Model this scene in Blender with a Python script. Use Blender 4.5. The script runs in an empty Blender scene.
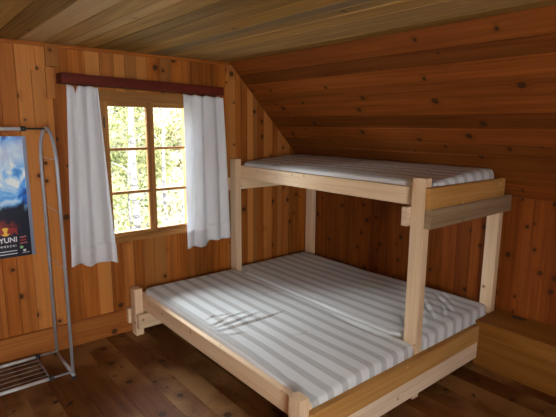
import bpy, bmesh, math, random
from mathutils import Vector, Matrix, noise
random.seed(7)
sc = bpy.context.scene
COL = sc.collection

# ------------------------------------------------------------------ camera
F, YAW, PITCH, ROLL = 463.1141, math.radians(-39.657), math.radians(-10.1978), math.radians(0.3797)
CAM = Vector((-2.3408, -3.5721, 1.6874))
fw = Vector((math.sin(-YAW)*math.cos(PITCH), math.cos(YAW)*math.cos(PITCH), math.sin(PITCH)))
r0 = Vector((math.cos(YAW), math.sin(YAW), 0))
u0 = r0.cross(fw)
rr = r0*math.cos(ROLL) + u0*math.sin(ROLL)
uu = -r0*math.sin(ROLL) + u0*math.cos(ROLL)
cd = bpy.data.cameras.new('camera')
cam = bpy.data.objects.new('camera', cd); COL.objects.link(cam)
cd.sensor_width = 36; cd.sensor_fit = 'HORIZONTAL'; cd.lens = F*36/556; cd.clip_start = .05; cd.clip_end = 200
M = Matrix.Identity(4)
for i in range(3):
    M[i][0] = rr[i]; M[i][1] = uu[i]; M[i][2] = -fw[i]; M[i][3] = CAM[i]
cam.matrix_world = M
sc.camera = cam

# ------------------------------------------------------------------ world, sun, daylight, exposure
SKY, SUN, REAR = 25.0, 9.0, 52.0
w = bpy.data.worlds.new('sky'); sc.world = w; w.use_nodes = True
bg = w.node_tree.nodes['Background']
bg.inputs[0].default_value = (.86, .94, 1.0, 1); bg.inputs[1].default_value = SKY
sd = bpy.data.lights.new('sun', 'SUN'); sd.energy = SUN; sd.angle = math.radians(2); sd.color = (1, .95, .84)
so = bpy.data.objects.new('sun', sd); COL.objects.link(so)
so.rotation_euler = Vector((-.75, .55, -.85)).to_track_quat('-Z', 'Y').to_euler()
# a portal in the window opening only guides sampling of the sky
pd = bpy.data.lights.new('sky_portal', 'AREA'); pd.shape = 'RECTANGLE'; pd.size = .75; pd.size_y = 1.08
pd.cycles.is_portal = True
po = bpy.data.objects.new('sky_portal', pd); COL.objects.link(po)
po.location = (-.725, .16, 1.33); po.rotation_euler = (math.radians(-90), 0, 0)
# daylight coming through the other window, in the gable behind the camera
ld = bpy.data.lights.new('rear_daylight', 'AREA'); ld.shape = 'RECTANGLE'; ld.size = .9; ld.size_y = 1.0
ld.energy = REAR; ld.color = (1, .97, .92)
lo = bpy.data.objects.new('rear_daylight', ld); COL.objects.link(lo)
lo.location = (-2.9, -5.22, 1.38); lo.rotation_euler = (math.radians(90), 0, 0)
sc.view_settings.view_transform = 'Standard'; sc.view_settings.look = 'None'
sc.view_settings.gamma = 1; sc.view_settings.use_curve_mapping = False
sc.view_settings.exposure = 0.43

# ------------------------------------------------------------------ materials
def new_mat(name):
    m = bpy.data.materials.new(name); m.use_nodes = True
    nt = m.node_tree; nt.nodes.clear()
    return m, nt
def N(nt, t, **k):
    n = nt.nodes.new(t)
    for a, b in k.items(): setattr(n, a, b)
    return n
def math_(nt, op, a, b=None, clamp=False):
    n = N(nt, 'ShaderNodeMath', operation=op, use_clamp=clamp)
    for i, v in enumerate((a, b)):
        if v is None: continue
        if hasattr(v, 'is_linked'): nt.links.new(v, n.inputs[i])
        else: n.inputs[i].default_value = v
    return n.outputs[0]
def mix(nt, f, a, b, blend='MIX'):
    n = N(nt, 'ShaderNodeMix', data_type='RGBA', blend_type=blend)
    for s, v in ((n.inputs[0], f), (n.inputs[6], a), (n.inputs[7], b)):
        if hasattr(v, 'is_linked'): nt.links.new(v, s)
        elif isinstance(v, (int, float)): s.default_value = v
        else: s.default_value = (*v, 1)
    return n.outputs[2]
def comb(nt, x, y, z):
    n = N(nt, 'ShaderNodeCombineXYZ')
    for i, v in enumerate((x, y, z)):
        if hasattr(v, 'is_linked'): nt.links.new(v, n.inputs[i])
        else: n.inputs[i].default_value = v
    return n.outputs[0]
def mapr(nt, v, a, b, c=0., d=1.):
    n = N(nt, 'ShaderNodeMapRange', interpolation_type='SMOOTHSTEP')
    nt.links.new(v, n.inputs[0])
    for i, x in enumerate((a, b, c, d)): 
        if hasattr(x, 'is_linked'): nt.links.new(x, n.inputs[1+i])
        else: n.inputs[1+i].default_value = x
    return n.outputs[0]

def wood(name, light, dark, knot=(.05, .018, .006), var=.45, rough=.55, kd=3.2, kthr=.45, kr=.055, alt=None, spec=.14, wear=None):
    """u along the grain, v across it, in metres; 'rnd' is one random number per board"""
    m, nt = new_mat(name); L = nt.links
    uv = N(nt, 'ShaderNodeUVMap'); uv.uv_map = 'grain'
    sp = N(nt, 'ShaderNodeSeparateXYZ'); L.new(uv.outputs[0], sp.inputs[0])
    at = N(nt, 'ShaderNodeAttribute'); at.attribute_name = 'rnd'
    u, v, rn = sp.outputs[0], sp.outputs[1], at.outputs['Fac']
    off = math_(nt, 'MULTIPLY', rn, 53.)
    vo = N(nt, 'ShaderNodeTexVoronoi', voronoi_dimensions='2D'); vo.inputs['Scale'].default_value = kd
    L.new(comb(nt, math_(nt, 'ADD', u, off), v, 0.), vo.inputs['Vector'])
    d = vo.outputs['Distance']
    cs = N(nt, 'ShaderNodeSeparateColor'); L.new(vo.outputs['Color'], cs.inputs[0])
    present = math_(nt, 'GREATER_THAN', cs.outputs[0], kthr)
    rad = math_(nt, 'MULTIPLY', math_(nt, 'ADD', math_(nt, 'MULTIPLY', cs.outputs[1], .8), .35), kr)
    km = math_(nt, 'MULTIPLY', mapr(nt, d, math_(nt, 'MULTIPLY', rad, 1.15), math_(nt, 'MULTIPLY', rad, .7)), present)
    halo = math_(nt, 'MULTIPLY', mapr(nt, d, math_(nt, 'MULTIPLY', rad, 3.2), rad), present)
    # grain bends round the knots
    bend = math_(nt, 'MULTIPLY', halo, .022)
    g = N(nt, 'ShaderNodeTexNoise'); g.inputs['Scale'].default_value = 1; g.inputs['Detail'].default_value = 3
    L.new(comb(nt, math_(nt, 'MULTIPLY', u, 1.6), math_(nt, 'MULTIPLY', math_(nt, 'ADD', v, bend), 75.), off), g.inputs['Vector'])
    b = N(nt, 'ShaderNodeTexNoise'); b.inputs['Scale'].default_value = 1; b.inputs['Detail'].default_value = 2
    L.new(comb(nt, math_(nt, 'MULTIPLY', u, 1.1), math_(nt, 'MULTIPLY', v, 16.), off), b.inputs['Vector'])
    f = math_(nt, 'ADD', math_(nt, 'MULTIPLY', mapr(nt, g.outputs[0], .3, .72), .5), math_(nt, 'MULTIPLY', mapr(nt, b.outputs[0], .3, .7), .5))
    c = mix(nt, f, light, dark)
    if alt: c = mix(nt, mapr(nt, rn, .35, 1.), c, mix(nt, .62, c, alt))
    fac = math_(nt, 'ADD', math_(nt, 'MULTIPLY', math_(nt, 'FRACT', math_(nt, 'MULTIPLY', rn, 7.31)), var), 1-var/2)
    c = mix(nt, 1., c, comb(nt, fac, fac, fac), 'MULTIPLY')
    if wear:
        wn = N(nt, 'ShaderNodeTexNoise'); wn.inputs['Scale'].default_value = 1.7; wn.inputs['Detail'].default_value = 6
        L.new(uv.outputs[0], wn.inputs['Vector'])
        c = mix(nt, mapr(nt, wn.outputs[0], .44, .62), c, wear)
        wn2 = N(nt, 'ShaderNodeTexNoise'); wn2.inputs['Scale'].default_value = 11.; wn2.inputs['Detail'].default_value = 4
        L.new(uv.outputs[0], wn2.inputs['Vector'])
        c = mix(nt, mapr(nt, wn2.outputs[0], .63, .72), c, (.028, .016, .01))
    c = mix(nt, math_(nt, 'MULTIPLY', halo, .35), c, dark)
    c = mix(nt, math_(nt, 'MULTIPLY', km, .92), c, knot)
    p = N(nt, 'ShaderNodeBsdfPrincipled'); L.new(c, p.inputs['Base Color'])
    p.inputs['Roughness'].default_value = rough; p.inputs['Specular IOR Level'].default_value = spec
    bp_ = N(nt, 'ShaderNodeBump'); bp_.inputs['Strength'].default_value = .12; bp_.inputs['Distance'].default_value = .002
    L.new(g.outputs[0], bp_.inputs['Height']); L.new(bp_.outputs[0], p.inputs['Normal'])
    o = N(nt, 'ShaderNodeOutputMaterial'); L.new(p.outputs[0], o.inputs[0])
    return m

def plain(name, col, rough=.5, metal=0., noise_amt=0., nscale=8.):
    m, nt = new_mat(name)
    p = N(nt, 'ShaderNodeBsdfPrincipled'); p.inputs['Roughness'].default_value = rough; p.inputs['Metallic'].default_value = metal
    tc = N(nt, 'ShaderNodeTexCoord'); nz = N(nt, 'ShaderNodeTexNoise'); nz.inputs['Scale'].default_value = nscale
    nt.links.new(tc.outputs['Object'], nz.inputs['Vector'])
    c = mix(nt, mapr(nt, nz.outputs[0], .3, .7), col, tuple(x*(1-noise_amt) for x in col))
    nt.links.new(c, p.inputs['Base Color'])
    o = N(nt, 'ShaderNodeOutputMaterial'); nt.links.new(p.outputs[0], o.inputs[0])
    return m

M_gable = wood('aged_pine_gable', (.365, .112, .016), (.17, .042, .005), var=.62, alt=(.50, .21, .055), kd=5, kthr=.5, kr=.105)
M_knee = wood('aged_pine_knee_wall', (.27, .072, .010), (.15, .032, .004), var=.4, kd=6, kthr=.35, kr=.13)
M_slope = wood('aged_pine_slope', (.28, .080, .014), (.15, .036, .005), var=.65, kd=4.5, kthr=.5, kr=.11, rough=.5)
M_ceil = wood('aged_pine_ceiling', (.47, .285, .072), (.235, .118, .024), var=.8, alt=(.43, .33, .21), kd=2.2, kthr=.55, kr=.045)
M_floor = wood('worn_floor_boards', (.165, .056, .014), (.085, .028, .007), var=.18, rough=.6, kd=3.5, kthr=.4, kr=.10, wear=(.26, .13, .045), spec=.1)
M_base = wood('baseboard_pine', (.38, .135, .028), (.24, .068, .012), var=.2, kd=2.0)
M_new = wood('fresh_pine', (.79, .595, .395), (.65, .435, .25), knot=(.22, .10, .04), var=.14, kd=5, kthr=.55, kr=.06, rough=.55, spec=.3)
M_orange = wood('varnished_orange_pine', (.56, .30, .10), (.42, .195, .048), knot=(.75, .55, .36), var=.1, kd=6, kthr=.6, kr=.06)
M_grey = wood('weathered_grey_pine', (.36, .25, .15), (.22, .14, .075), var=.1, kd=4)
M_pale = wood('pale_planed_pine', (.76, .60, .44), (.62, .44, .29), knot=(.3, .16, .08), var=.1, kd=4)
M_sash = wood('window_pine', (.38, .172, .05), (.24, .10, .026), var=.25, kd=4, kthr=.6, kr=.05)
M_chest = wood('chest_pine', (.30, .125, .022), (.19, .066, .010), var=.15, kd=2.2, kthr=.6, kr=.04, rough=.5)
M_pelmet = wood('mahogany_stained_wood', (.13, .022, .012), (.065, .010, .007), knot=(.03, .005, .004), var=.1, kd=2, rough=.45)
M_steel = plain('grey_steel_tube', (.40, .41, .45), .35, .25)
M_chrome = plain('chrome', (.72, .72, .75), .25, .25)
M_black = plain('black_plastic', (.02, .02, .022), .45)
M_dark = plain('dark_hole', (.012, .008, .006), .8)
M_iron = plain('dark_iron', (.05, .04, .035), .5, .6)

def cloth_mattress():
    m, nt = new_mat('striped_ticking'); L = nt.links
    uv = N(nt, 'ShaderNodeUVMap'); uv.uv_map = 'grain'
    sp = N(nt, 'ShaderNodeSeparateXYZ'); L.new(uv.outputs[0], sp.inputs[0])
    ph = math_(nt, 'FRACT', math_(nt, 'DIVIDE', math_(nt, 'ADD', sp.outputs[1], 1.083+.108*.3), .108))
    tri = math_(nt, 'ABSOLUTE', math_(nt, 'SUBTRACT', ph, .5))
    st = mapr(nt, tri, .235, .185)
    # fine pin stripes either side of the band
    pin = math_(nt, 'MULTIPLY', math_(nt, 'FRACT', math_(nt, 'DIVIDE', sp.outputs[1], .0098)), 1.)
    pin = mapr(nt, math_(nt, 'ABSOLUTE', math_(nt, 'SUBTRACT', pin, .5)), .28, .22)
    base = mix(nt, math_(nt, 'MULTIPLY', pin, .10), (.70, .71, .715), (.44, .47, .53))
    c = mix(nt, st, base, (.485, .485, .485))
    nz = N(nt, 'ShaderNodeTexNoise'); nz.inputs['Scale'].default_value = 3; nz.inputs['Detail'].default_value = 4
    L.new(uv.outputs[0], nz.inputs['Vector'])
    c = mix(nt, mapr(nt, nz.outputs[0], .35, .75, 0, .14), c, (.44, .42, .40))
    p = N(nt, 'ShaderNodeBsdfPrincipled'); L.new(c, p.inputs['Base Color']); p.inputs['Roughness'].default_value = .85
    p.inputs['Specular IOR Level'].default_value = .15
    o = N(nt, 'ShaderNodeOutputMaterial'); L.new(p.outputs[0], o.inputs[0])
    return m
M_tick = cloth_mattress()
def curtain_mat():
    m, nt = new_mat('thin_white_cotton'); L = nt.links
    d = N(nt, 'ShaderNodeBsdfDiffuse'); d.inputs[0].default_value = (.88, .89, .91, 1)
    t = N(nt, 'ShaderNodeBsdfTranslucent'); t.inputs[0].default_value = (.85, .86, .9, 1)
    x = N(nt, 'ShaderNodeMixShader'); x.inputs[0].default_value = .35
    L.new(d.outputs[0], x.inputs[1]); L.new(t.outputs[0], x.inputs[2])
    o = N(nt, 'ShaderNodeOutputMaterial'); L.new(x.outputs[0], o.inputs[0])
    return m
M_curt = curtain_mat()
def glass_mat():
    m, nt = new_mat('window_glass'); L = nt.links
    t = N(nt, 'ShaderNodeBsdfTransparent'); t.inputs[0].default_value = (.97, .98, .97, 1)
    g = N(nt, 'ShaderNodeBsdfGlossy'); g.inputs['Roughness'].default_value = .02
    fr = N(nt, 'ShaderNodeFresnel'); fr.inputs[0].default_value = 1.3
    x = N(nt, 'ShaderNodeMixShader'); L.new(fr.outputs[0], x.inputs[0])
    L.new(t.outputs[0], x.inputs[1]); L.new(g.outputs[0], x.inputs[2])
    o = N(nt, 'ShaderNodeOutputMaterial'); L.new(x.outputs[0], o.inputs[0])
    return m
M_glass = glass_mat()
def leaf_mat(name, c1, c2):
    m, nt = new_mat(name); L = nt.links
    at = N(nt, 'ShaderNodeAttribute'); at.attribute_name = 'rnd'
    c = mix(nt, at.outputs['Fac'], c1, c2)
    d = N(nt, 'ShaderNodeBsdfDiffuse'); L.new(c, d.inputs[0])
    t = N(nt, 'ShaderNodeBsdfTranslucent'); L.new(c, t.inputs[0])
    x = N(nt, 'ShaderNodeMixShader'); x.inputs[0].default_value = .4
    L.new(d.outputs[0], x.inputs[1]); L.new(t.outputs[0], x.inputs[2])
    o = N(nt, 'ShaderNodeOutputMaterial'); L.new(x.outputs[0], o.inputs[0])
    return m
M_leafy = leaf_mat('yellow_birch_leaves', (.135, .122, .055), (.045, .046, .015))
M_leafg = leaf_mat('green_leaves', (.11, .115, .045), (.024, .030, .009))
M_leafo = leaf_mat('ochre_leaves', (.125, .10, .048), (.045, .034, .014))
def bark_mat():
    m, nt = new_mat('birch_bark'); L = nt.links
    tc = N(nt, 'ShaderNodeTexCoord'); mp = N(nt, 'ShaderNodeMapping'); mp.inputs['Scale'].default_value = (3, 3, 11)
    L.new(tc.outputs['Object'], mp.inputs[0])
    nz = N(nt, 'ShaderNodeTexNoise'); nz.inputs['Scale'].default_value = 1.5; nz.inputs['Detail'].default_value = 4
    L.new(mp.outputs[0], nz.inputs['Vector'])
    c = mix(nt, mapr(nt, nz.outputs[0], .52, .62), (.072, .058, .056), (.012, .009, .008))
    p = N(nt, 'ShaderNodeBsdfPrincipled'); L.new(c, p.inputs['Base Color']); p.inputs['Roughness'].default_value = .8
    o = N(nt, 'ShaderNodeOutputMaterial'); L.new(p.outputs[0], o.inputs[0])
    return m
M_bark = bark_mat()
M_hill = plain('leaf_litter', (.075, .07, .036), .9, 0, .55, 1.3)

# ------------------------------------------------------------------ mesh helpers
def layers(bm):
    return (bm.loops.layers.uv.get('grain') or bm.loops.layers.uv.new('grain'),
            bm.faces.layers.float.get('rnd') or bm.faces.layers.float.new('rnd'))
def obj(name, bm, mat, parent=None, smooth=False):
    me = bpy.data.meshes.new(name); bm.to_mesh(me); bm.free()
    for mm in (mat if isinstance(mat, (list, tuple)) else [mat]): me.materials.append(mm)
    if smooth:
        for p in me.polygons: p.use_smooth = True
    o = bpy.data.objects.new(name, me); COL.objects.link(o)
    if parent: o.parent = parent
    return o
def thing(name, label, cat, loc=(0, 0, 0), group=None):
    o = bpy.data.objects.new(name, None); COL.objects.link(o); o.location = loc; o.empty_display_size = .1
    return tag(o, label, cat, group)
def tag(o, label, cat, group=None):
    o['label'] = label; o['category'] = cat
    if group: o['group'] = group
    return o
def struct(o):
    o['kind'] = 'structure'; return o
def uvface(bm, faces, axis, rnd, off=None):
    UV, R = layers(bm)
    off = off if off is not None else (random.random()*9, random.random()*9)
    for f in faces:
        n = f.normal; a = [abs(n[i]) for i in range(3)]; k = a.index(max(a))
        if k == axis: ia, ib = [i for i in range(3) if i != axis]
        else:
            ia = axis; ib = [i for i in range(3) if i not in (axis, k)][0]
        for l in f.loops:
            c = l.vert.co; l[UV].uv = (c[ia]+off[0], c[ib]+off[1]+ (.37*k))
        f[R] = rnd
def box(bm, x0, x1, y0, y1, z0, z1, bev=.003, axis=None, rnd=None, origin=(0, 0, 0)):
    layers(bm)
    ox, oy, oz = origin
    r = bmesh.ops.create_cube(bm, size=1)
    vs = r['verts']
    for v in vs:
        v.co = Vector(((x0+x1)/2+v.co.x*(x1-x0)-ox, (y0+y1)/2+v.co.y*(y1-y0)-oy, (z0+z1)/2+v.co.z*(z1-z0)-oz))
    if bev:
        es = list({e for v in vs for e in v.link_edges})
        rb = bmesh.ops.bevel(bm, geom=es, offset=bev, segments=2, affect='EDGES', profile=.6)
        fs = {f for v in rb['verts'] for f in v.link_faces}
    else: fs = {f for v in vs for f in v.link_faces}
    fs = list(fs); bm.normal_update()
    d = (x1-x0, y1-y0, z1-z0)
    uvface(bm, fs, d.index(max(d)) if axis is None else axis, random.random() if rnd is None else rnd)
    return fs
def boxobj(name, dims, mat, parent=None, bev=.003, axis=None, rnd=None):
    o = parent.location if parent else (0, 0, 0)
    bm = bmesh.new(); box(bm, *dims, bev=bev, axis=axis, rnd=rnd, origin=o)
    return obj(name, bm, mat, parent)
def tube(bm, pts, r, n=10, cap=True):
    pts = [Vector(p) for p in pts]; rings = []
    prev = None
    for i, p in enumerate(pts):
        t = (pts[min(i+1, len(pts)-1)]-pts[max(i-1, 0)]).normalized()
        if prev is None:
            a = t.orthogonal().normalized()
        else:
            a = (prev - t*prev.dot(t)).normalized()
        prev = a; b = t.cross(a)
        rad = r[i] if isinstance(r, (list, tuple)) else r
        rings.append([bm.verts.new(p+(a*math.cos(2*math.pi*k/n)+b*math.sin(2*math.pi*k/n))*rad) for k in range(n)])
    for A, B in zip(rings, rings[1:]):
        for k in range(n): bm.faces.new((A[k], A[(k+1) % n], B[(k+1) % n], B[k]))
    if cap:
        bm.faces.new(list(reversed(rings[0]))); bm.faces.new(rings[-1])
def planks(name, mat, O, A, L, NN, edges, span, t=.02, groove=.0032, depth=.005, pieces=None):
    """boards side by side: O origin, A across, L along, NN towards the room; edges = board edges along A,
    span(a) -> list of (lo, hi) stretches of L for a board from a0 to a1"""
    bm = bmesh.new(); UV, R = layers(bm)
    O, A, L, NN = map(Vector, (O, A, L, NN))
    for a0, a1 in zip(edges, edges[1:]):
        for (l00, l01, l10, l11) in span(a0, a1):          # low/high at a0, low/high at a1
            rnd = random.random(); dn = random.uniform(-.0009, .0009); off = (random.random()*5, random.random()*5)
            def P(a, l, n): return O+A*a+L*l+NN*n
            def lerp(a, lo0, lo1): return lo0+(lo1-lo0)*(a-a0)/(a1-a0)
            prof = [(a0, -depth-.004), (a0, -depth+dn), (a0+groove, dn), (a1-groove, dn), (a1, -depth+dn), (a1, -depth-.004)]
            lo = [bm.verts.new(P(a, lerp(a, l00, l10), n)) for a, n in prof]
            hi = [bm.verts.new(P(a, lerp(a, l01, l11), n)) for a, n in prof]
            for i in range(5):
                f = bm.faces.new((lo[i], lo[i+1], hi[i+1], hi[i]))
                f[R] = rnd
                for l in f.loops:
                    i_ = lo.index(l.vert) if l.vert in lo else hi.index(l.vert)
                    top = l.vert in hi
                    a = prof[i_][0]; ll = lerp(a, l01, l11) if top else lerp(a, l00, l10)
                    l[UV].uv = (ll+off[0], a+off[1])
            for ring in (lo, hi):
                f = bm.faces.new(ring); f[R] = rnd
                for l in f.loops: l[UV].uv = (l.vert.co.dot(A)+off[0], l.vert.co.dot(NN))
    bmesh.ops.recalc_face_normals(bm, faces=bm.faces)
    # recalc works per island: make sure the faces look to the room
    for f in bm.faces:
        if abs(f.normal.dot(NN)) > .5 and f.normal.dot(NN) < 0: f.normal_flip()
    if pieces: pieces(bm)
    return struct(obj(name, bm, mat))
def edges_var(a, b, lo, hi):
    e = [a]
    while e[-1] < b-lo*.6: e.append(e[-1]+random.uniform(lo, hi))
    e[-1] = b
    return e
def prism(bm, quad, n0, n1, rnd=.5):
    """closed slab between two copies of a polygon"""
    UV, R = layers(bm)
    a = [bm.verts.new(Vector(q)+Vector(n0)) for q in quad]; b = [bm.verts.new(Vector(q)+Vector(n1)) for q in quad]
    fs = [bm.faces.new(a), bm.faces.new(list(reversed(b)))]
    k = len(quad)
    for i in range(k): fs.append(bm.faces.new((a[i], b[i], b[(i+1) % k], a[(i+1) % k])))
    bmesh.ops.recalc_face_normals(bm, faces=fs)
    uvface(bm, fs, 2, rnd)

# ------------------------------------------------------------------ the room
H, XE, XK = 2.233, .048, 1.06
SL = -1.032
ZK = H+SL*(XK-XE)                      # top of the knee wall
XEL, XKL = -3.45, -4.46                # the mirrored slope on the other side
YF = -5.2                              # inside of the gable behind the camera
def top(x):
    if x > XE: return H+SL*(x-XE)
    if x < XEL: return H+SL*(XEL-x)
    return H
WX0, WX1, WZ0, WZ1 = -1.10, -.345, .79, 1.87

# gable wall with the window
def gspan(a0, a1):
    out = []
    t0, t1 = top(a0), top(a1)
    if a1 <= WX0+.001 or a0 >= WX1-.001: out.append((0, t0, 0, t1))
    else: out += [(0, WZ0, 0, WZ0), (WZ1, t0, WZ1, t1)]
    return out
ge = edges_var(XKL, WX0, .085, .135)+edges_var(WX0, WX1, .085, .12)[1:]+edges_var(WX1, XE, .06, .11)[1:]+edges_var(XE, XK, .045, .075)[1:]
def patches(bm):
    # short boards nailed over the wall near the ceiling
    box(bm, -1.470, -1.385, -.022, 0, 2.075, 2.222, bev=.004, axis=2, rnd=.83)
    box(bm, -1.475, -1.42, -.016, 0, 1.862, 2.07, bev=.003, axis=2, rnd=.77)
    box(bm, -1.565, -1.478, -.016, 0, 1.62, 2.045, bev=.003, axis=2, rnd=.9)
    # outer shell behind the boards
    for q in ([(XKL, 0, 0), (WX0, 0, 0), (WX0, 0, H), (XEL, 0, H), (XKL, 0, ZK)],
              [(WX1, 0, 0), (XK, 0, 0), (XK, 0, ZK), (XE, 0, H), (WX1, 0, H)],
              [(WX0, 0, 0), (WX1, 0, 0), (WX1, 0, WZ0), (WX0, 0, WZ0)],
              [(WX0, 0, WZ1), (WX1, 0, WZ1), (WX1, 0, H), (WX0, 0, H)]):
        prism(bm, q, (0, .009, 0), (0, .14, 0))
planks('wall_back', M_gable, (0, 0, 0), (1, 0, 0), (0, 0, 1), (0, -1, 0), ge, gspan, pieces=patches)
# knee wall on the right
def shell_right(bm): prism(bm, [(XK, YF-.14, 0), (XK, .14, 0), (XK, .14, ZK+.1), (XK, YF-.14, ZK+.1)], (.009, 0, 0), (.12, 0, 0))
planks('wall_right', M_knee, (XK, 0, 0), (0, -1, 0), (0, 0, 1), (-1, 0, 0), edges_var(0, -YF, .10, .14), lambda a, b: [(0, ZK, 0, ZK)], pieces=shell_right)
# right slope
SD = Vector((XE-XK, 0, H-ZK)); SLEN = SD.length; SD.normalize(); SN = Vector((SD.z*-1, 0, SD.x)); 
if SN.x > 0: SN = -SN
def shell_slope(bm):
    n = -SN
    prism(bm, [Vector((XK, .14, ZK))-SD*.1, Vector((XE, .14, H))+SD*.1, Vector((XE, YF-.14, H))+SD*.1, Vector((XK, YF-.14, ZK))-SD*.1], n*.009, n*.12)
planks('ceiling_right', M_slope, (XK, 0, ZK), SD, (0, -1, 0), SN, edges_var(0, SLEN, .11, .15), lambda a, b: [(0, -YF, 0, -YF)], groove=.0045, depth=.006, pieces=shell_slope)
# flat ceiling
def shell_ceil(bm): prism(bm, [(XEL, .14, H), (XE, .14, H), (XE, YF-.14, H), (XEL, YF-.14, H)], (0, 0, .009), (0, 0, .14))
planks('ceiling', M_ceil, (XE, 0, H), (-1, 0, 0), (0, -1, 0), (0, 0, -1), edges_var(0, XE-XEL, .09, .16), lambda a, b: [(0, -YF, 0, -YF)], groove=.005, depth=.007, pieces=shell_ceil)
# floor
def shell_floor(bm): prism(bm, [(XKL, .14, 0), (XK, .14, 0), (XK, YF-.14, 0), (XKL, YF-.14, 0)], (0, 0, -.009), (0, 0, -.14))
planks('floor', M_floor, (XKL, 0, 0), (1, 0, 0), (0, -1, 0), (0, 0, 1), edges_var(0, XK-XKL, .13, .19), lambda a, b: [(0, -YF, 0, -YF)], groove=.0013, depth=.0018, pieces=shell_floor)
# left knee wall and slope (outside the frame)
def shell_left(bm): prism(bm, [(XKL, YF-.14, 0), (XKL, .14, 0), (XKL, .14, ZK+.1), (XKL, YF-.14, ZK+.1)], (-.009, 0, 0), (-.12, 0, 0))
planks('wall_left', M_knee, (XKL, 0, 0), (0, -1, 0), (0, 0, 1), (1, 0, 0), edges_var(0, -YF, .10, .14), lambda a, b: [(0, ZK, 0, ZK)], pieces=shell_left)
SDL = Vector((-SD.x, 0, SD.z)); SNL = Vector((-SN.x, 0, SN.z))
def shell_slope_l(bm):
    n = -SNL
    prism(bm, [Vector((XKL, .14, ZK))-SDL*.1, Vector((XEL, .14, H))+SDL*.1, Vector((XEL, YF-.14, H))+SDL*.1, Vector((XKL, YF-.14, ZK))-SDL*.1], n*.009, n*.12)
planks('ceiling_left', M_slope, (XKL, 0, ZK), SDL, (0, -1, 0), SNL, edges_var(0, SLEN, .11, .15), lambda a, b: [(0, -YF, 0, -YF)], pieces=shell_slope_l)
# gable behind the camera, with its window opening
RX0, RX1, RZ0, RZ1 = -3.4, -2.4, .8, 1.9
def fspan(a0, a1):
    t0, t1 = top(a0), top(a1)
    if a1 <= RX0+.001 or a0 >= RX1-.001: return [(0, t0, 0, t1)]
    return [(0, RZ0, 0, RZ0), (RZ1, t0, RZ1, t1)]
fe = edges_var(XKL, XEL, .09, .13)+edges_var(XEL, RX0, .09, .13)[1:]+edges_var(RX0, RX1, .09, .13)[1:]+edges_var(RX1, XE, .09, .13)[1:]+edges_var(XE, XK, .09, .13)[1:]
def shell_front(bm):
    for q in ([(XKL, YF, 0), (RX0, YF, 0), (RX0, YF, H), (XEL, YF, H), (XKL, YF, ZK)],
              [(RX1, YF, 0), (XK, YF, 0), (XK, YF, ZK), (XE, YF, H), (RX1, YF, H)],
              [(RX0, YF, 0), (RX1, YF, 0), (RX1, YF, RZ0), (RX0, YF, RZ0)],
              [(RX0, YF, RZ1), (RX1, YF, RZ1), (RX1, YF, H), (RX0, YF, H)]):
        prism(bm, q, (0, -.009, 0), (0, -.14, 0))
planks('wall_front', M_gable, (0, YF, 0), (1, 0, 0), (0, 0, 1), (0, 1, 0), fe, fspan, pieces=shell_front)

# skirting and the small moulding under the ceiling
bm = bmesh.new(); box(bm, XKL, XK, -.022, 0, 0, .195, bev=.004, axis=0); struct(obj('baseboard_back', bm, M_base))
bm = bmesh.new(); box(bm, XK-.02, XK, YF, -.022, 0, .15, bev=.004, axis=1); struct(obj('baseboard_right', bm, M_base))
bm = bmesh.new(); box(bm, XEL, XE, -.02, 0, H-.028, H-.004, bev=.004, axis=0); struct(obj('trim_1', bm, M_gable))

# ------------------------------------------------------------------ the window
win = bpy.data.objects.new('window_1', None); COL.objects.link(win); win.location = (-.72, 0, .79); struct(win)
o = win.location
bm = bmesh.new()
T = -.014
box(bm, WX0-.035, WX0+.018, T, .02, WZ0-.03, WZ1-.01, axis=2, origin=o)            # casing, left / right
box(bm, WX1-.018, WX1+.035, T, .02, WZ0-.03, WZ1-.01, axis=2, origin=o)
box(bm, WX0-.035, WX1+.035, T-.002, .02, WZ1-.012, WZ1+.062, axis=0, origin=o, bev=.005)  # head
obj('window_casing', bm, M_sash, win)
bm = bmesh.new()
box(bm, WX0, WX0+.02, .02, .14, WZ0, WZ1, axis=2, origin=o); box(bm, WX1-.02, WX1, .02, .14, WZ0, WZ1, axis=2, origin=o)
box(bm, WX0, WX1, .02, .14, WZ1-.02, WZ1, axis=0, origin=o); box(bm, WX0, WX1, .02, .16, WZ0, WZ0+.02, axis=0, origin=o)
obj('window_jamb', bm, M_sash, win)
bm = bmesh.new(); box(bm, WX0-.035, WX1+.035, -.028, .02, WZ0-.032, WZ0+.012, axis=0, origin=o, bev=.006)
obj('window_sill', bm, M_sash, win)
for (s0, s1) in ((-1.084, -.7205), (-.7195, -.358)):
    bm = bmesh.new(); st, ry0, ry1 = .029, .0, .034
    za, zb = .803, 1.857
    box(bm, s0, s0+st, ry0, ry1, za, zb, axis=2, origin=o); box(bm, s1-st, s1, ry0, ry1, za, zb, axis=2, origin=o)
    box(bm, s0+st, s1-st, ry0, ry1, za, za+.03, axis=0, origin=o); box(bm, s0+st, s1-st, ry0, ry1, zb-.036, zb, axis=0, origin=o)
    for mz in (1.152, 1.495): box(bm, s0+st, s1-st, .004, .03, mz-.011, mz+.011, axis=0, origin=o)
    sash = obj('window_sash', bm, M_sash, win)
    bm = bmesh.new(); box(bm, s0+st, s1-st, .016, .020, za+.03, zb-.036, bev=0, origin=o)
    obj('window_pane', bm, M_glass, sash)
for (hx, hz) in ((-1.094, 1.70), (-1.094, .95)):
    bm = bmesh.new(); tube(bm, [(hx-o.x, -.018-o.y, hz-.04-o.z), (hx-o.x, -.018-o.y, hz+.04-o.z)], .006)
    obj('window_hinge', bm, M_iron, win)
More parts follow.
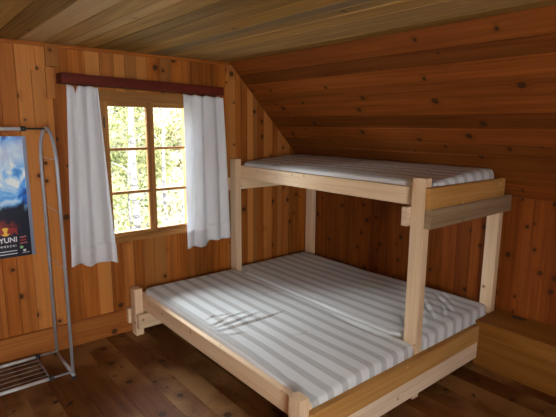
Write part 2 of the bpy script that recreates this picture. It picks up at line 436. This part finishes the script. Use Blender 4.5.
# rear window frame
win2 = bpy.data.objects.new('window_2', None); COL.objects.link(win2); win2.location = (-2.9, YF, RZ0); struct(win2)
o = win2.location; bm = bmesh.new()
for d in ((RX0, RX0+.05, 0), (RX1-.05, RX1, 0), (-2.93, -2.87, 0)): box(bm, d[0], d[1], YF-.05, YF, RZ0, RZ1, axis=2, origin=o)
for d in ((RZ0, RZ0+.05), (RZ1-.05, RZ1)): box(bm, RX0, RX1, YF-.05, YF, d[0], d[1], axis=0, origin=o)
obj('window_frame', bm, M_sash, win2)

# ------------------------------------------------------------------ the bunk bed
bed = thing('bunk_bed', 'unpainted pine family bunk bed with a wide lower berth and narrow upper berth', 'bunk bed', (0, -1.07, 0))
def part(name, dims, mat, bev=.003, axis=None): return boxobj(name, dims, mat, bed, bev, axis)
for d in ((0, .06, -.15, -.06, 0, 1.385), (0, .06, -2.08, -1.988, 0, 1.39), (.95, 1.01, -.15, -.06, 0, 1.2), (.95, 1.01, -2.08, -1.99, 0, 1.2)):
    part('tall_post', d, M_new, .004, 2)
for d in ((-.98, -.915, -.15, -.06, 0, .39), (-.98, -.915, -2.10, -2.02, 0, .39)):
    part('short_post', d, M_new, .004, 2)
# upper berth
part('upper_side_rail', (.06, .10, -2.08, -.06, 1.213, 1.323), M_new, axis=1)
part('upper_side_rail', (.855, .895, -2.08, -.06, 1.213, 1.318), M_new, axis=1)
part('upper_foot_board', (.0, .922, -2.113, -2.0802, 1.2135, 1.337), M_orange, axis=0)['label'] = 'orange varnished foot board of the upper berth'
part('upper_head_board', (.10, .855, -.10, -.06, 1.213, 1.318), M_new, axis=0)
part('upper_cross_beam', (.0, 1.02, -2.125, -2.0802, 1.098, 1.213), M_grey, axis=0)['label'] = 'grey weathered cross beam under the upper foot board'
part('upper_cross_beam', (-.036, 1.0, -1.988, -1.948, 1.10, 1.213), M_pale, axis=0)
part('upper_cross_beam', (-.048, 1.0, -.0585, -.022, 1.10, 1.213), M_new, axis=0)
# lower berth
part('lower_side_rail', (-.915, -.877, -2.08, -.06, .215, .331), M_new, axis=1)
part('lower_side_rail', (.905, .945, -2.08, -.06, .215, .325), M_new, axis=1)
part('lower_foot_board', (-.915, .718, -2.118, -2.0802, .183, .306), M_orange, axis=0)['label'] = 'orange varnished foot board of the lower berth'
part('lower_cross_beam', (-.915, .718, -2.115, -2.0802, .062, .182), M_pale, axis=0)['label'] = 'pale cross beam under the lower foot board'
part('lower_cross_beam', (-.98, .94, -2.02, -1.985, .07, .20), M_pale, axis=0)
part('lower_cross_beam', (-.975, .94, -.192, -.15, .068, .186), M_new, axis=0)
part('lower_cross_beam', (-1.005, .94, -.06, -.024, .086, .206), M_new, axis=0)
part('lower_head_board', (-.877, .905, -.10, -.06, .215, .325), M_new, axis=0)
for i in range(9):
    y = -.25-i*.215
    part('lower_slat', (-.876, .904, y-.04, y+.04, .2068, .2255), M_new, axis=0)
    part('upper_slat', (.101, .854, y-.04, y+.04, 1.2135, 1.2302), M_new, axis=0)

# ------------------------------------------------------------------ mattresses
def crease(p, segs):
    z = 0
    for (x0, y0, x1, y1, d, wd) in segs:
        a = Vector((x0, y0)); b = Vector((x1, y1)); ab = b-a; q = Vector((p.x, p.y))
        t = max(0, min(1, (q-a).dot(ab)/ab.length_squared)); 
        n = Vector((-ab.y, ab.x)).normalized()
        s = (q-(a+ab*t)); dist = s.length; side = 1 if s.dot(n) > 0 else -1
        taper = math.sin(math.pi*min(1, max(0, .06+.88*t)))
        x = dist/wd
        z += d*taper*(-math.exp(-x*x*2.2)+.35*math.exp(-((x-1.6*side)**2)*.8))
    return z
def mattress(name, x0, x1, y0, y1, z0, z1, label, r=.045, segs=(), sag=None, xl=None, xr=None, lump=.005, step=.014, seed=0, group=None, fold=0):
    c = Vector(((x0+x1)/2, (y0+y1)/2, z0))
    bm = bmesh.new(); UV, R = layers(bm)
    nx, ny, nz = max(4, int((x1-x0)/step)), max(4, int((y1-y0)/step)), 7
    cache = {}
    def V(i, j, k):
        key = (i, j, k)
        if key in cache: return cache[key]
        p = Vector((x0+(x1-x0)*i/nx, y0+(y1-y0)*j/ny, z0+(z1-z0)*k/nz))
        rz = min(r, (z1-z0)/2-.001)
        q = Vector((min(max(p.x, x0+r), x1-r), min(max(p.y, y0+r), y1-r), min(max(p.z, z0+rz), z1-rz)))
        d = p-q
        if d.length > 1e-6:
            m = max(abs(d.x), abs(d.y), abs(d.z))
            p = q + d*(m/d.length)
        cache[key] = v = bm.verts.new(p)
        return v
    def face(a, b, c_, d, kind, ids):
        f = bm.faces.new((a, b, c_, d)); f[R] = .5; f.smooth = True
        return f
    def uvset(f, fn):
        for l in f.loops: l[UV].uv = fn(l.vert.co)
    X = lambda i: x0+(x1-x0)*i/nx
    top_uv = lambda p: (p.y, p.x)
    for i in range(nx):
        for j in range(ny):
            f = face(V(i, j, nz), V(i+1, j, nz), V(i+1, j+1, nz), V(i, j+1, nz), 't', None); uvset(f, top_uv)
            f = face(V(i, j, 0), V(i, j+1, 0), V(i+1, j+1, 0), V(i+1, j, 0), 'b', None); uvset(f, top_uv)
    for i in range(nx):
        for k in range(nz):
            f = face(V(i, 0, k), V(i+1, 0, k), V(i+1, 0, k+1), V(i, 0, k+1), 'f', None); uvset(f, lambda p: (p.y+p.z, p.x))
            f = face(V(i, ny, k), V(i, ny, k+1), V(i+1, ny, k+1), V(i+1, ny, k), 'k', None); uvset(f, lambda p: (p.y+p.z, p.x))
    for j in range(ny):
        for k in range(nz):
            f = face(V(0, j, k), V(0, j, k+1), V(0, j+1, k+1), V(0, j+1, k), 'l', None); uvset(f, lambda p: (p.y, x0-(z1-p.z)))
            f = face(V(nx, j, k), V(nx, j+1, k), V(nx, j+1, k+1), V(nx, j, k+1), 'r', None); uvset(f, lambda p: (p.y, x1+(z1-p.z)))
    for v in bm.verts:
        p = v.co; h = (p.z-z0)/(z1-z0)
        if h > .02:
            z = lump*noise.noise(Vector((p.x*2.3+seed, p.y*2.3, 1)))+lump*.35*noise.noise(Vector((p.x*9+seed, p.y*5, 5)))
            inside = min(p.x-x0, x1-p.x, p.y-y0, y1-p.y)
            wgt = max(0, min(1, inside/.05))
            z += crease(p, segs)*(.25+.75*wgt)
            if sag: z += sag(p.x, p.y)
            p.z += z*h
        if xr:
            e = xr(p.y); t = max(0, 1-(x1-p.x)/.16); p.x -= e*t
        if xl:
            e = xl(p.y); t = max(0, 1-(p.x-x0)/.16); p.x += e*t
    for v in bm.verts: v.co -= c
    ob = obj(name, bm, M_tick); ob.location = c
    tag(ob, label, 'mattress', group)
    return ob
L_segs = [(-.86, -1.17, -.30, -1.19, .020, .013), (-.83, -1.12, -.42, -1.08, .016, .012), (-.86, -1.07, -.66, -1.03, .012, .012),
          (-.86, -1.24, -.70, -1.29, .010, .012), (-.80, -.93, -.58, -1.0, .008, .012), (-.72, -1.02, -.50, -1.02, .009, .011),
          (-.53, -1.51, -.32, -1.55, .009, .010), (-.84, -.98, -.70, -.93, .008, .011), (-.28, -.80, -.05, -.92, .009, .016),
          (-.07, -1.45, -.06, -1.95, .014, .025), (-.10, -.30, -.03, -.75, .006, .03), (-.12, -1.75, -.02, -1.9, .008, .014), (-.8, -1.95, -.84, -1.75, .008, .02)]
def sagL(x, y):
    s = 0
    if y < -1.5 and x < -.5: s -= .030*min(1, (-1.5-y)/.5)*min(1, (-.5-x)/.35)
    return s-.008*max(0, (-y-.6)/1.4)*max(0, min(1, (-x)/.8))
mattress('mattress', -.8765, .004, -2.078, -.103, .226, .374, 'striped grey mattress on the left half of the lower berth, in full window light', segs=L_segs, sag=sagL, xr=lambda y: .010*max(0, min(1, (.15-min(abs(y+.105), abs(y+2.035)))/.08)), r=.032, step=.0085, seed=1, group='striped mattresses on the bunk bed')
R_segs = [(.66, -1.66, .37, -1.97, .016, .016), (.78, -1.73, .56, -2.0, .015, .015), (.55, -1.72, .20, -2.0, .018, .016), (.88, -1.70, .70, -1.93, .010, .015),
          (.44, -1.70, .26, -1.88, .014, .014), (.62, -1.88, .42, -2.02, .010, .013), (.74, -1.60, .52, -1.68, .009, .015), (.24, -1.80, .10, -1.98, .014, .016),
          (.12, -.2, .30, -.22, .012, .018), (.10, -.28, .35, -.38, .008, .02), (.02, -.7, .04, -1.3, .006, .03)]
def notch(y):
    d = min(abs(y+.105), abs(y+2.035))
    return .058*max(0, min(1, (.17-d)/.09))
mattress('mattress', .006, .9045, -2.078, -.103, .226, .384, 'striped grey mattress shaded beneath the upper berth, crumpled beside its post', segs=R_segs, sag=lambda x, y: .026*max(0, min(1, (x-.05)/.4))*max(0, min(1, (-y-1.0)/.8)), xl=notch, r=.032, step=.010, seed=4, group='striped mattresses on the bunk bed')
U_segs = [(.12, -1.0, .7, -1.3, .005, .03), (.10, -1.6, .6, -1.5, .005, .025), (.10, -.6, .5, -.4, .004, .03), (.2, -1.9, .7, -1.75, .006, .02)]
mattress('mattress', .102, .853, -2.078, -.103, 1.231, 1.357, 'striped grey mattress lying on the upper berth under the sloped ceiling', r=.04, segs=U_segs, seed=8, lump=.006, sag=lambda x, y: .046*max(0, min(1, (x-.1)/.5)), group='striped mattresses on the bunk bed')

# ------------------------------------------------------------------ chest
ch = thing('wooden_chest', 'low orange pine chest at the foot of the bed against the right wall', 'chest', (.89, -2.85, 0))
CX0, CX1, CY0, CY1, CZ = .722, 1.036, -3.55, -2.084, .335
boxobj('body', (CX0+.006, CX1, CY0+.006, CY1-.004, 0, CZ-.022), M_chest, ch, .002, 1)
boxobj('lid', (CX0, CX1, CY0, CY1, CZ-.021, CZ), M_chest, ch, .004, 1, rnd=.9)
bm = bmesh.new(); box(bm, 1.0, 1.03, -2.31, -2.225, CZ, CZ+.004, bev=.002, axis=1, origin=ch.location)
for v in bm.verts: v.co.x -= .03
obj('lid_hinge', bm, M_iron, ch)

# ------------------------------------------------------------------ pelmet board and curtains
TILT = -.0225
pel = boxobj('curtain_pelmet', (-1.405, -.097, -.13, -.001, 1.949, 2.017), M_pelmet, None, .004, 0)
def tilt(o, cx=-.75, cz=1.98):
    for v in o.data.vertices: v.co.z += (v.co.x-cx)*TILT
tilt(pel)
tag(pel, 'dark mahogany red wooden pelmet beam above the window', 'curtain pelmet')
def curtain(label, top_l, top_r, bot_l, bot_r, zt, zb, n_folds, seed, curve=0., yc=-.088):
    rnd = random.Random(seed); nu, nv = 90, 60
    bm = bmesh.new(); UV, R = layers(bm); g = []
    ph = [rnd.uniform(0, 6.28) for _ in range(4)]
    def pos(u, t):
        xl = top_l+(bot_l-top_l)*(t**(1+curve)); xr = top_r+(bot_r-top_r)*(t**(1+curve))
        amp = .010+.014*t
        uu_ = u+.018*math.sin(9*u+ph[0]+2*t)
        y = yc + amp*math.sin(uu_*n_folds*6.283+ph[1]+.8*t)+.003*math.sin(uu_*n_folds*2.1*6.283+ph[2])*(1-.7*t)
        x = xl+(xr-xl)*u + .006*math.cos(uu_*n_folds*6.283+ph[1])
        zz = zt(u)+(zb(u)-zt(u))*t
        return Vector((x, y, zz+(x+.75)*TILT*(1-t)))
    for i in range(nu+1): g.append([bm.verts.new(pos(i/nu, j/nv)) for j in range(nv+1)])
    hem = int(nv*.905)
    for i in range(nu):
        for j in range(nv):
            if j >= hem: continue
            f = bm.faces.new((g[i][j], g[i][j+1], g[i+1][j+1], g[i+1][j])); f.smooth = True
    for v in [v for v in bm.verts if not v.link_faces]: bm.verts.remove(v)
    cx = (top_l+top_r)/2
    c = obj('curtain', bm, M_curt); tag(c, label, 'curtain', 'white curtains at the window')
    s = c.modifiers.new('thickness', 'SOLIDIFY'); s.thickness = .0012
    bm = bmesh.new(); layers(bm)
    h = [[bm.verts.new(pos(i/nu, j/nv)+Vector((0, -.0025, 0))) for j in range(hem-1, nv+1)] for i in range(nu+1)]
    for i in range(nu):
        for j in range(len(h[0])-1):
            f = bm.faces.new((h[i][j], h[i][j+1], h[i+1][j+1], h[i+1][j])); f.smooth = True
    hm = obj('hem', bm, M_curt, c); s = hm.modifiers.new('thickness', 'SOLIDIFY'); s.thickness = .004
    return c
def scallop(n, depth, p=0): return lambda u: 1.952-depth*abs(math.sin(math.pi*(u*n+p)))**1.5
cl = curtain('white curtain hanging left of the window, beside the clothes rack', -1.362, -1.142, -1.418, -1.075,
        lambda u: 1.943-.05*math.exp(-((u-.27)/.06)**2)-.008*abs(math.sin(u*9)), lambda u: .655-.02*u+.012*math.sin(u*11), 2.9, 3)
cr = curtain('white curtain hanging right of the window, next to the bunk post', -.462, -.085, -.468, -.03,
        lambda u: 1.942-.012*abs(math.sin(math.pi*u*3.4)), lambda u: .622+(.012 if u < .42 else .045*min(1, (u-.42)/.12))+.006*math.sin(u*14), 3.2, 11)

# ------------------------------------------------------------------ clothes rack
rk = thing('clothes_rack', 'grey metal clothes rack with slatted shoe shelf, at the left wall', 'clothes rack', (-2.03, -.29, 0))
o = rk.location
def T_(pts): return [tuple(Vector(p)-o) for p in pts]
for rx in (-1.565, -2.495):
    pts = [(rx, -.09, .035), (rx, -.09, 1.42)]
    for i in range(1, 16):
        a = math.pi*i/16
        pts.append((rx, -.2885+.1985*math.cos(a), 1.42+.24*math.sin(a)))
    pts += [(rx, -.487, 1.42), (rx, -.487, .035)]
    bm = bmesh.new(); tube(bm, T_(pts), .0105, 10); obj('end_frame', bm, M_steel, rk, True)
    bm = bmesh.new(); tube(bm, T_([(rx, -.08, .028), (rx, -.497, .028)]), .013, 10); obj('foot_bar', bm, M_steel, rk, True)
    for z in (.76, 1.13, 1.465):
        bm = bmesh.new(); tube(bm, T_([(rx, -.09 if z < 1.45 else -.094, z), (rx, -.487 if z < 1.45 else -.483, z)]), .0018, 6); obj('rung', bm, M_steel, rk, True)
    for yy in (-.08, -.497):
        bm = bmesh.new(); tube(bm, T_([(rx, yy, 0), (rx, yy, .018)]), .016, 10); obj('rubber_foot', bm, M_black, rk, True)
def bar(y, z, R_, nm):
    bm = bmesh.new(); tube(bm, T_([(-2.37, y, z), (-1.69, y, z)]), R_, 12); obj(nm, bm, M_chrome, rk, True)
    bm = bmesh.new(); tube(bm, T_([(-2.495, y, z), (-1.565, y, z)]), R_*.55, 8); obj('inner_bar', bm, M_steel if z < 1 else M_black, rk, True)
    for s, e in ((-1.712, -1.682), (-2.378, -2.348)):
        bm = bmesh.new(); tube(bm, T_([(s, y, z), (e, y, z)]), R_*1.45, 12); obj('end_sleeve', bm, M_black, rk, True)
bar(-.288, 1.655, .0115, 'hanging_rail'); bar(-.10, .04, .0115, 'shelf_rail'); bar(-.472, .04, .0115, 'shelf_rail')
for i in range(5):
    y = -.16-i*.062
    bm = bmesh.new(); tube(bm, T_([(-2.37, y, .036), (-1.70, y, .036)]), .0022, 6); obj('shelf_wire', bm, M_steel, rk, True)
for x in (-1.70, -2.36):
    bm = bmesh.new(); tube(bm, T_([(x, -.10, .03), (x, -.472, .03)]), .004, 6); obj('shelf_crossbar', bm, M_steel, rk, True)

# ------------------------------------------------------------------ poster
PX0, PX1, PZ0, PZ1 = -2.226, -1.636, .772, 1.602
pt = thing('poster', 'blue and black poster with icy swirls and red emblem, behind the clothes rack', 'poster', (-1.931, -.001, .772))
o = pt.location
def poster_mat():
    m, nt = new_mat('poster_print'); L = nt.links
    tc = N(nt, 'ShaderNodeTexCoord'); sp = N(nt, 'ShaderNodeSeparateXYZ'); L.new(tc.outputs['Object'], sp.inputs[0])
    x, z = sp.outputs[0], sp.outputs[2]
    n1 = N(nt, 'ShaderNodeTexNoise'); n1.inputs['Scale'].default_value = 7; n1.inputs['Detail'].default_value = 6; n1.inputs['Distortion'].default_value = 1.6
    L.new(comb(nt, x, 0., math_(nt, 'MULTIPLY', z, .7)), n1.inputs['Vector'])
    cr_ = N(nt, 'ShaderNodeValToRGB'); L.new(n1.outputs[0], cr_.inputs[0])
    e = cr_.color_ramp.elements
    e[0].position = .30; e[0].color = (.004, .03, .22, 1); e[1].position = .63; e[1].color = (.88, .94, 1, 1)
    k = e.new(.41); k.color = (.015, .19, .75, 1); k = e.new(.51); k.color = (.2, .55, .95, 1)
    # a pale crest sweeping across the upper part
    crest = mapr(nt, math_(nt, 'ABSOLUTE', math_(nt, 'SUBTRACT', z, math_(nt, 'ADD', math_(nt, 'MULTIPLY', x, .28), .66))), .13, .02)
    c = mix(nt, math_(nt, 'MULTIPLY', crest, .7), cr_.outputs[0], (.78, .85, .95))
    wav = math_(nt, 'ADD', z, math_(nt, 'MULTIPLY', math_(nt, 'SUBTRACT', n1.outputs[0], .5), .22))
    c = mix(nt, mapr(nt, wav, .39, .32), c, (.004, .007, .022))
    dx = math_(nt, 'SUBTRACT', x, .12); dz = math_(nt, 'SUBTRACT', z, .21)
    rd = math_(nt, 'SQRT', math_(nt, 'ADD', math_(nt, 'POWER', math_(nt, 'MULTIPLY', dx, .8), 2.), math_(nt, 'POWER', math_(nt, 'MULTIPLY', dz, 1.25), 2.)))
    n2 = N(nt, 'ShaderNodeTexNoise'); n2.inputs['Scale'].default_value = 24
    L.new(tc.outputs['Object'], n2.inputs['Vector'])
    c = mix(nt, math_(nt, 'MULTIPLY', mapr(nt, rd, .085, .03), mapr(nt, n2.outputs[0], .3, .6)), c, (.26, .022, .010))
    p = N(nt, 'ShaderNodeBsdfPrincipled'); L.new(c, p.inputs['Base Color']); p.inputs['Roughness'].default_value = .32
    oo = N(nt, 'ShaderNodeOutputMaterial'); L.new(p.outputs[0], oo.inputs[0])
    return m
bm = bmesh.new(); box(bm, PX0, PX1, -.008, -.0005, PZ0, PZ1, bev=0, origin=o); obj('print', bm, poster_mat(), pt)
M_strip = plain('silver_frame_strip', (.22, .26, .36), .35, .3)
for d in ((PX0-.004, PX0+.012, PZ0-.002, PZ1+.002), (PX1-.018, PX1+.004, PZ0-.002, PZ1+.002)):
    bm = bmesh.new(); box(bm, d[0], d[1], -.013, -.0005, d[2], d[3], bev=.002, origin=o)
    obj('frame_strip', bm, M_strip, pt)
def flat(name, polys, mat, y=-.0092):
    bm = bmesh.new()
    for P_ in polys:
        vs = [bm.verts.new((px-o.x, y-o.y, pz-o.z)) for px, pz in P_]
        try: bm.faces.new(vs)
        except ValueError: pass
    bmesh.ops.recalc_face_normals(bm, faces=bm.faces)
    for f in bm.faces:
        if f.normal.y > 0: f.normal_flip()
    bmesh.ops.solidify(bm, geom=bm.faces[:], thickness=-.0006)
    return obj(name, bm, mat, pt)
def circ(cx, cz, r, n=20, sx=1.): return [(cx+r*sx*math.cos(6.2832*i/n), cz+r*math.sin(6.2832*i/n)) for i in range(n)]
M_ink_y = plain('yellow_ink', (.85, .50, .05), .4); M_ink_r = plain('red_ink', (.34, .02, .015), .4)
M_ink_w = plain('white_ink', (.78, .80, .84), .4); M_ink_g = plain('green_ink', (.25, .6, .25), .4)
LX, LZ = -1.806, .955
flat('emblem_sun', [circ(LX, LZ, .030)], M_ink_y)
bull = [(.012, -.004), (.022, .018), (.034, .03), (.05, .034), (.07, .026), (.088, .03), (.10, .022), (.096, -.006), (.106, -.03), (.094, -.03), (.082, -.012), (.064, -.012), (.054, -.034), (.044, -.034), (.046, -.012), (.03, -.016), (.02, -.022)]
flat('emblem_bull', [[(LX+a*.72, LZ+b*.8) for a, b in bull]], M_ink_r, -.0099)
flat('emblem_bull', [[(LX-a*.72, LZ+b*.8) for a, b in reversed(bull)]], M_ink_r, -.0099)
def words(name, s, x_right, z, h, mat, sx=1.):
    cu = bpy.data.curves.new(name, 'FONT'); cu.body = s; cu.size = h*1.38; cu.align_x = 'RIGHT'; cu.extrude = .0004; cu.offset = h*.03
    tmp = bpy.data.objects.new(name+'_source', cu); COL.objects.link(tmp)
    bpy.context.view_layer.update()
    me = bpy.data.meshes.new_from_object(tmp.evaluated_get(bpy.context.evaluated_depsgraph_get()))
    bpy.data.objects.remove(tmp)
    me.transform(Matrix.Translation((x_right-o.x, -.0094-o.y, z-o.z)) @ Matrix.Rotation(math.radians(90), 4, 'X') @ Matrix.Diagonal((sx, 1, 1, 1)))
    me.materials.clear(); me.materials.append(mat)
    ob = bpy.data.objects.new(name, me); COL.objects.link(ob); ob.parent = pt
    return ob
words('headline', 'OW YUNI', -1.738, .880, .036, M_ink_w, .95)
words('subtitle', 'W E R C R I', -1.748, .846, .014, M_ink_w, 1.)
M_ink_p = plain('pink_ink', (.62, .18, .18), .4)
flat('sponsor_mark', [[(-1.722, .902), (-1.682, .906), (-1.682, .914), (-1.722, .910)]], M_ink_p)
flat('sponsor_mark', [[(-1.722, .878), (-1.684, .882), (-1.684, .894), (-1.722, .890)]], M_ink_r)
flat('sponsor_mark', [[(-1.726, .860), (-1.678, .864), (-1.678, .870), (-1.726, .866)]], M_ink_p)
flat('sponsor_mark', [circ(-1.716, .836, .011)], M_ink_g)
flat('sponsor_mark', [[(-1.708, .818), (-1.690, .820), (-1.690, .808), (-1.699, .800), (-1.708, .806)]], M_ink_w)
flat('small_print', [[(-2.19, .815), (-1.745, .815), (-1.745, .820), (-2.19, .820)]], M_ink_w)
flat('small_print', [[(-2.19, .795), (-1.745, .795), (-1.745, .800), (-2.19, .800)], [(-1.715, .793), (-1.668, .795), (-1.668, .798), (-1.715, .796)]], M_ink_w)

# ------------------------------------------------------------------ outside: hillside, birches, bushes
bm = bmesh.new(); UV, R = layers(bm); g = []
nx, ny = 40, 40
def hz(x, y): return -2.6+max(0, y-6)*.22+max(0, y-13)*.75+.25*noise.noise(Vector((x*.3, y*.3, 0)))
for i in range(nx+1):
    g.append([bm.verts.new((-14+44*i/nx, .6+26*j/ny, hz(-14+44*i/nx, .6+26*j/ny))) for j in range(ny+1)])
for i in range(nx):
    for j in range(ny): bm.faces.new((g[i][j], g[i+1][j], g[i+1][j+1], g[i][j+1]))
struct(obj('hillside_ground', bm, M_hill))
def tree(name, x, y, h, r, label, leaf, n=900, crown=(1.2, 3.5), crad=1.3, lean=(0, 0), lsize=.055, trunk=True, cat='tree', grp=None, seed=0, wob=.05):
    rnd = random.Random(seed); z0 = hz(x, y)-.05
    t = thing(name, label, cat, (x, y, z0), grp)
    if trunk:
        pts = []; rad = []
        for i in range(13):
            f = i/12
            pts.append((lean[0]*f+wob*math.sin(f*7+seed), lean[1]*f+wob*math.cos(f*5+seed), h*f)); rad.append(r*(1-.7*f)+.006)
        bm = bmesh.new(); tube(bm, pts, rad, 9); obj('trunk', bm, M_bark, t, True)
        for k in range(5):
            bm = bmesh.new(); f = rnd.uniform(.25, .95); p = Vector((lean[0]*f+wob*math.sin(f*7+seed), lean[1]*f+wob*math.cos(f*5+seed), h*f))
            a = rnd.uniform(0, 6.28); q = p+Vector((math.cos(a)*crad*.8, math.sin(a)*crad*.8, rnd.uniform(.1, .6)))
            tube(bm, [p, (p+q)/2+Vector((0, 0, .06)), q], [r*.3, r*.2, .005], 5); obj('branch', bm, M_bark, t, True)
    else:
        for k in range(4):
            bm = bmesh.new(); a = rnd.uniform(0, 6.28)
            tube(bm, [(0, 0, 0), (math.cos(a)*.15, math.sin(a)*.15, h*.4), (math.cos(a)*crad*.6, math.sin(a)*crad*.6, h*.85)], [.02, .014, .006], 5); obj('stem', bm, M_bark, t, True)
    bm = bmesh.new(); UV, R = layers(bm)
    ncl = 26; cl_ = [(rnd.uniform(-1, 1)*crad, rnd.uniform(-1, 1)*crad, rnd.uniform(*crown), rnd.uniform(.22, .5)) for _ in range(ncl)]
    for k in range(n):
        cx, cy, cz, cr2 = rnd.choice(cl_)
        p = Vector((rnd.gauss(cx, cr2*.6), rnd.gauss(cy, cr2*.6), rnd.gauss(cz, cr2*.45)))
        p.x = max(-crad, min(crad, p.x)); p.y = max(-crad, min(crad, p.y))
        if p.z < .05: p.z = .05+rnd.random()*.2
        a = Vector((rnd.gauss(0, 1), rnd.gauss(0, 1), rnd.gauss(0, 1))).normalized(); b = a.orthogonal().normalized()
        s = lsize*rnd.uniform(.6, 1.5)
        f = bm.faces.new([bm.verts.new(p+d) for d in (a*s, b*s*.6, -a*s, -b*s*.6)]); f[R] = rnd.random()
    obj('foliage', bm, leaf, t)
    return t
tree('birch_tree', 1.41, 5.6, 7.5, .085, 'thick white birch trunk seen in the left half of the window', M_leafy, 130, (1.6, 4.4), .55, (.10, .1), seed=1)
tree('birch_tree', 2.80, 7.0, 6.5, .05, 'slim pale birch seen in the middle of the right window panes', M_leafy, 110, (1.6, 4.4), .54, (.06, .1), seed=2, wob=.08)
tree('birch_tree', 2.50, 5.5, 6.5, .03, 'thin pale birch at the right edge of the window panes, beside the curtain', M_leafy, 90, (1.6, 4.4), .37, (.04, .05), seed=3, wob=.07)
spots = [(.05, 8.8, M_leafg, 'green leafy tree outside behind the left curtain'), (2.55, 8.8, M_leafy, 'yellow green leafy tree filling the left window panes behind the thick birch'),
         (5.05, 8.8, M_leafo, 'ochre leafy tree outside behind the right curtain'), (1.25, 11.4, M_leafy, 'yellow leafy tree in the second row outside, left of the window view'),
         (3.8, 11.4, M_leafg, 'green leafy tree behind the central window mullion, in the second row'), (6.35, 11.4, M_leafo, 'ochre leafy tree in the second row, in the right window panes'),
         (2.5, 14.0, M_leafo, 'ochre leafy tree farthest back on the hill, left of the window view'), (5.05, 14.0, M_leafy, 'yellow leafy tree farthest back on the hill, behind the mullion'),
         (7.6, 14.0, M_leafg, 'green leafy tree farthest back on the hill, in the right window panes')]
for i, (x, y, mt, lb) in enumerate(spots):
    tree('leafy_tree', x, y, 4.6, .04, lb, mt, 2000, (.3, 4.6), 1.05, (.12, 0), lsize=.06, grp='trees outside the window', seed=20+i)
